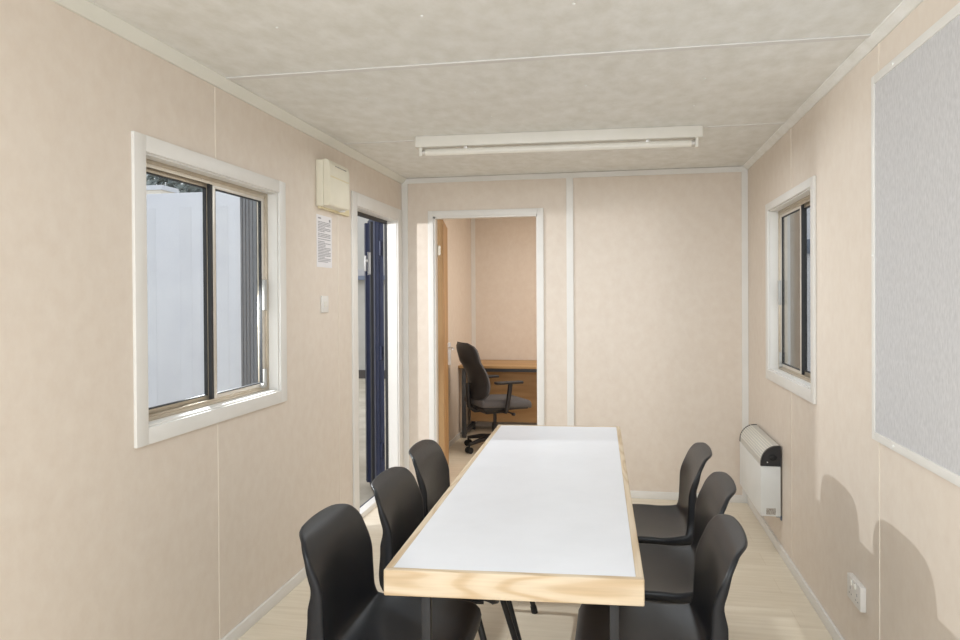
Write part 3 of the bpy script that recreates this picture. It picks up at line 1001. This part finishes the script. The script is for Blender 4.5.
oc = thing('office_chair', 'dark grey swivel office chair with armrests seen through the office doorway', 'office chair', (-1.10, 6.58, 0), math.radians(33))
mb = MB()
s_ = mb.box(-0.22, 0.27, -0.235, 0.235, 0.415, 0.485, 0.032, 4)
for v in mb.bm.verts:
    if v.co.x > 0.15:
        v.co.z -= 0.035 * ((v.co.x - 0.15) / 0.12) ** 2
mb.build('seat_cushion', M['chairfabric'], oc)
mb = MB().box(-0.20, 0.24, -0.215, 0.215, 0.385, 0.415, 0.012, 3)
mb.build('seat_pan', M['blackcap'], oc)


def back_pad(d0, d1, wmul, zlo, zhi):
    """curved back: loft of rounded sections"""
    mb = MB()
    rows = []
    N = 18
    for i in range(N + 1):
        f = i / N
        z = zlo + (zhi - zlo) * f
        end = min(f, 1 - f) / 0.16
        k = math.sqrt(max(0.02, 1 - (1 - min(1, end)) ** 2))
        hwid = wmul * (0.228 - 0.012 * f) * (0.55 + 0.45 * k)
        xm = -0.235 - 0.10 * f ** 1.6 + 0.045 * math.sin(PI * min(1, f * 1.5))
        row = []
        for j in range(24):
            a = 2 * PI * j / 24
            ca, sa = math.cos(a), math.sin(a)
            yy = hwid * math.copysign(abs(sa) ** 0.6, sa)
            thick = (d1 if ca > 0 else d0) * k
            xx = xm + thick * math.copysign(abs(ca) ** 0.7, ca) + 0.05 * (yy / 0.22) ** 2
            row.append(mb.bm.verts.new((xx, yy, z)))
        rows.append(row)
    for i in range(N):
        for j in range(24):
            mb.bm.faces.new((rows[i][j], rows[i][(j + 1) % 24], rows[i + 1][(j + 1) % 24], rows[i + 1][j]))
    mb.bm.faces.new(rows[0])
    mb.bm.faces.new(list(reversed(rows[-1])))
    return mb


back_pad(0.0, 0.045, 1.0, 0.47, 0.99).build('back_cushion', M['chairfabric'], oc, ang=80)
back_pad(0.028, 0.001, 0.985, 0.478, 0.982).build('back_shell', M['blackcap'], oc, ang=80)
MB().tube([(-0.08, 0, 0.375), (-0.20, 0, 0.37), (-0.255, 0, 0.41), (-0.262, 0, 0.52), (-0.262, 0, 0.62)], 0.022).build('back_bar', M['blackcap'], oc)
MB().box(-0.12, 0.10, -0.07, 0.07, 0.335, 0.385, 0.012, 3).build('tilt_mechanism', M['blackcap'], oc)
MB().tube([(0.05, -0.06, 0.36), (0.07, -0.20, 0.355), (0.072, -0.235, 0.35)], 0.007).ball((0.073, -0.245, 0.35), 0.018, 1, 1.4, 0.8).build('height_lever', M['blackcap'], oc)
MB().cyl((0, 0, 0.09), (0, 0, 0.24), 0.028).cyl((0, 0, 0.24), (0, 0, 0.34), 0.016).build('gas_column', M['blackcap'], oc)
for sy in (-1, 1):
    am = MB().tube([(-0.02, sy * 0.12, 0.375), (0.0, sy * 0.25, 0.375), (0.0, sy * 0.268, 0.40), (0.025, sy * 0.268, 0.55), (0.035, sy * 0.268, 0.628)], [0.016, 0.016, 0.019, 0.021, 0.021]).build('armrest', M['blackcap'], oc)
    MB().box(-0.11, 0.15, sy * 0.268 - 0.036, sy * 0.268 + 0.036, 0.625, 0.650, 0.011, 3).build('arm_pad', M['blackcap'], am)
for k in range(5):
    a = 2 * PI * k / 5 + math.radians(196)
    c, s = math.cos(a), math.sin(a)
    lg = MB().tube([(0.02 * c, 0.02 * s, 0.115), (0.16 * c, 0.16 * s, 0.105), (0.30 * c, 0.30 * s, 0.078)], [0.026, 0.022, 0.015]).build('base_leg', M['blackcap'], oc)
    wm = MB()
    for q in (-1, 1):
        p = Vector((0.30 * c - s * 0.012 * q, 0.30 * s + c * 0.012 * q, 0.028))
        wm.cyl(p, p + Vector((-s * 0.016 * q, c * 0.016 * q, 0)), 0.028, seg=18)
    wm.cyl((0.30 * c, 0.30 * s, 0.028), (0.30 * c, 0.30 * s, 0.078), 0.008)
    wm.build('caster', M['rubber'], lg)

# ------------------------------------------------------------------ outdoors
GZ = -0.16
struct(MB().box(-30, 30, -12, 45, GZ - 0.2, GZ).build('ground', M['concrete'], smooth=False), 'pale concrete yard outside the door', 'ground')


def ribbed_box(mb, x0, x1, y0, y1, z0, z1, pitch=0.28, dep=0.018):
    mb.box(x0, x1, y0, y1, z0, z1)
    n = int((x1 - x0) / pitch)
    for k in range(n):
        xx = x0 + (k + 0.5) * (x1 - x0) / n
        mb.box(xx - pitch * 0.27, xx + pitch * 0.27, y0 - dep, y0 + 0.01, z0 + 0.12, z1 - 0.12)
    return mb


wc = thing('container', 'large white container close outside the left window', 'container', (-4.4, 5.7, GZ))
MB().box(-1.66, 1.66, -0.70, 0.75, 0, 2.36, 0.01).build('container_body', M['whitebox'], wc)
rb = MB()
for k in range(11):
    xx = -1.5 + k * 0.3
    rb.box(xx - 0.05, xx + 0.05, -0.7015, -0.699, 0.14, 2.25)
rb.build('wall_ribs', M['whitebox'], wc)

yb = thing('workshop_building', 'long pale grey building across the yard seen through the outer door', 'building', (-5.0, 14.0, GZ))
MB().box(-1.2, 3.2, -0.6, 2.4, 0.0, 4.2).build('grey_wall', M['greywall'], yb, smooth=False)
MB().box(-1.2, 3.2, -0.625, -0.6, 0.0, 0.16).build('base_course', M['darkbase'], yb, smooth=False)
MB().box(-1.2, 3.2, -0.72, -0.6, 1.98, 2.10).build('ledge', M['shutterlight'], yb, smooth=False)
MB().box(-1.2, 3.2, -0.74, -0.60, 1.90, 1.978).build('ledge_rail', M['bluegrey'], yb, smooth=False)

cb = thing('cream_building', 'cream building just showing above the white container outside', 'building', (-9.3, 10.6, GZ))
MB().box(-2.2, 2.50, -0.6, -0.2, 0, 3.22).build('cream_wall', M['creamwall'], cb, smooth=False)
MB().box(-2.25, 2.52, -0.62, -0.18, 3.22, 3.29).build('roof_edge', M['whitebox'], cb, smooth=False)

rc = thing('hoarding_panel', 'white upright panel screen outside, seen through the near pane of the right window', 'hoarding', (3.0, 7.05, GZ))
MB().box(-1.345, 1.4, -0.04, 0.04, 0.0, 2.9, 0.004).build('panel_sheet', M['whitebox'], rc)
for px_ in (-1.25, 0.0, 1.3):
    MB().box(px_ - 0.03, px_ + 0.03, 0.0405, 0.10, 0, 2.9, 0.003).build('post', M['shutterlight'], rc)
MB().box(-1.345, -0.5, -0.075, -0.0405, 1.93, 2.06, 0.004).build('sign_rail', M['bluegrey'], rc)
bb = thing('timber_shed', 'brown timber shed outside, seen through the far pane of the right window', 'shed', (2.4, 9.2, GZ))
MB().box(-0.9, 0.9, -0.6, 1.2, 0, 3.4).build('shed_wall', M['brownwall'], bb, smooth=False)
MB().box(-1.0, 1.0, -0.7, 1.3, 3.4, 3.5).build('shed_roof', M['darkbase'], bb, smooth=False)


def tree(loc, hgt, rad, seed, label):
    r = random.Random(seed)
    t = thing('tree', label, 'tree', loc)
    tr = MB()
    tr.tube([(0, 0, 0), (0.05, 0.02, hgt * 0.3), (0.0, -0.05, hgt * 0.6), (0.1, 0, hgt * 0.85)], [0.2, 0.16, 0.11, 0.04])
    for k in range(6):
        a = r.uniform(0, 2 * PI)
        z0 = hgt * r.uniform(0.3, 0.6)
        tr.tube([(0, 0, z0), (math.cos(a) * rad * 0.4, math.sin(a) * rad * 0.4, z0 + 0.5), (math.cos(a) * rad * 0.8, math.sin(a) * rad * 0.8, z0 + 1.0)], [0.08, 0.05, 0.015], 8)
    tr.build('trunk', M['bark'], t)
    lf = MB()
    for k in range(3800):
        while True:
            p = Vector((r.uniform(-1, 1), r.uniform(-1, 1), r.uniform(-1, 1)))
            if 0.25 < p.length < 1:
                break
        c = Vector((p.x * rad, p.y * rad, hgt * 0.68 + p.z * hgt * 0.36))
        n = Vector((r.uniform(-1, 1), r.uniform(-1, 1), r.uniform(-0.6, 1))).normalized()
        a = n.orthogonal().normalized()
        b = n.cross(a)
        s = r.uniform(0.05, 0.12)
        vs = [lf.bm.verts.new(c + a * s * 1.6), lf.bm.verts.new(c + b * s * 0.7), lf.bm.verts.new(c - a * s * 1.6), lf.bm.verts.new(c - b * s * 0.7)]
        lf.bm.faces.new(vs)
    lf.build('foliage', M['leaf'], t, smooth=False)
    return t


tree((-13.7, 20.0, GZ), 6.6, 1.7, 1, 'leafy tree above the white container, left of the two')
tree((-10.3, 20.0, GZ), 6.2, 1.55, 2, 'leafy tree above the white container, right of the two')
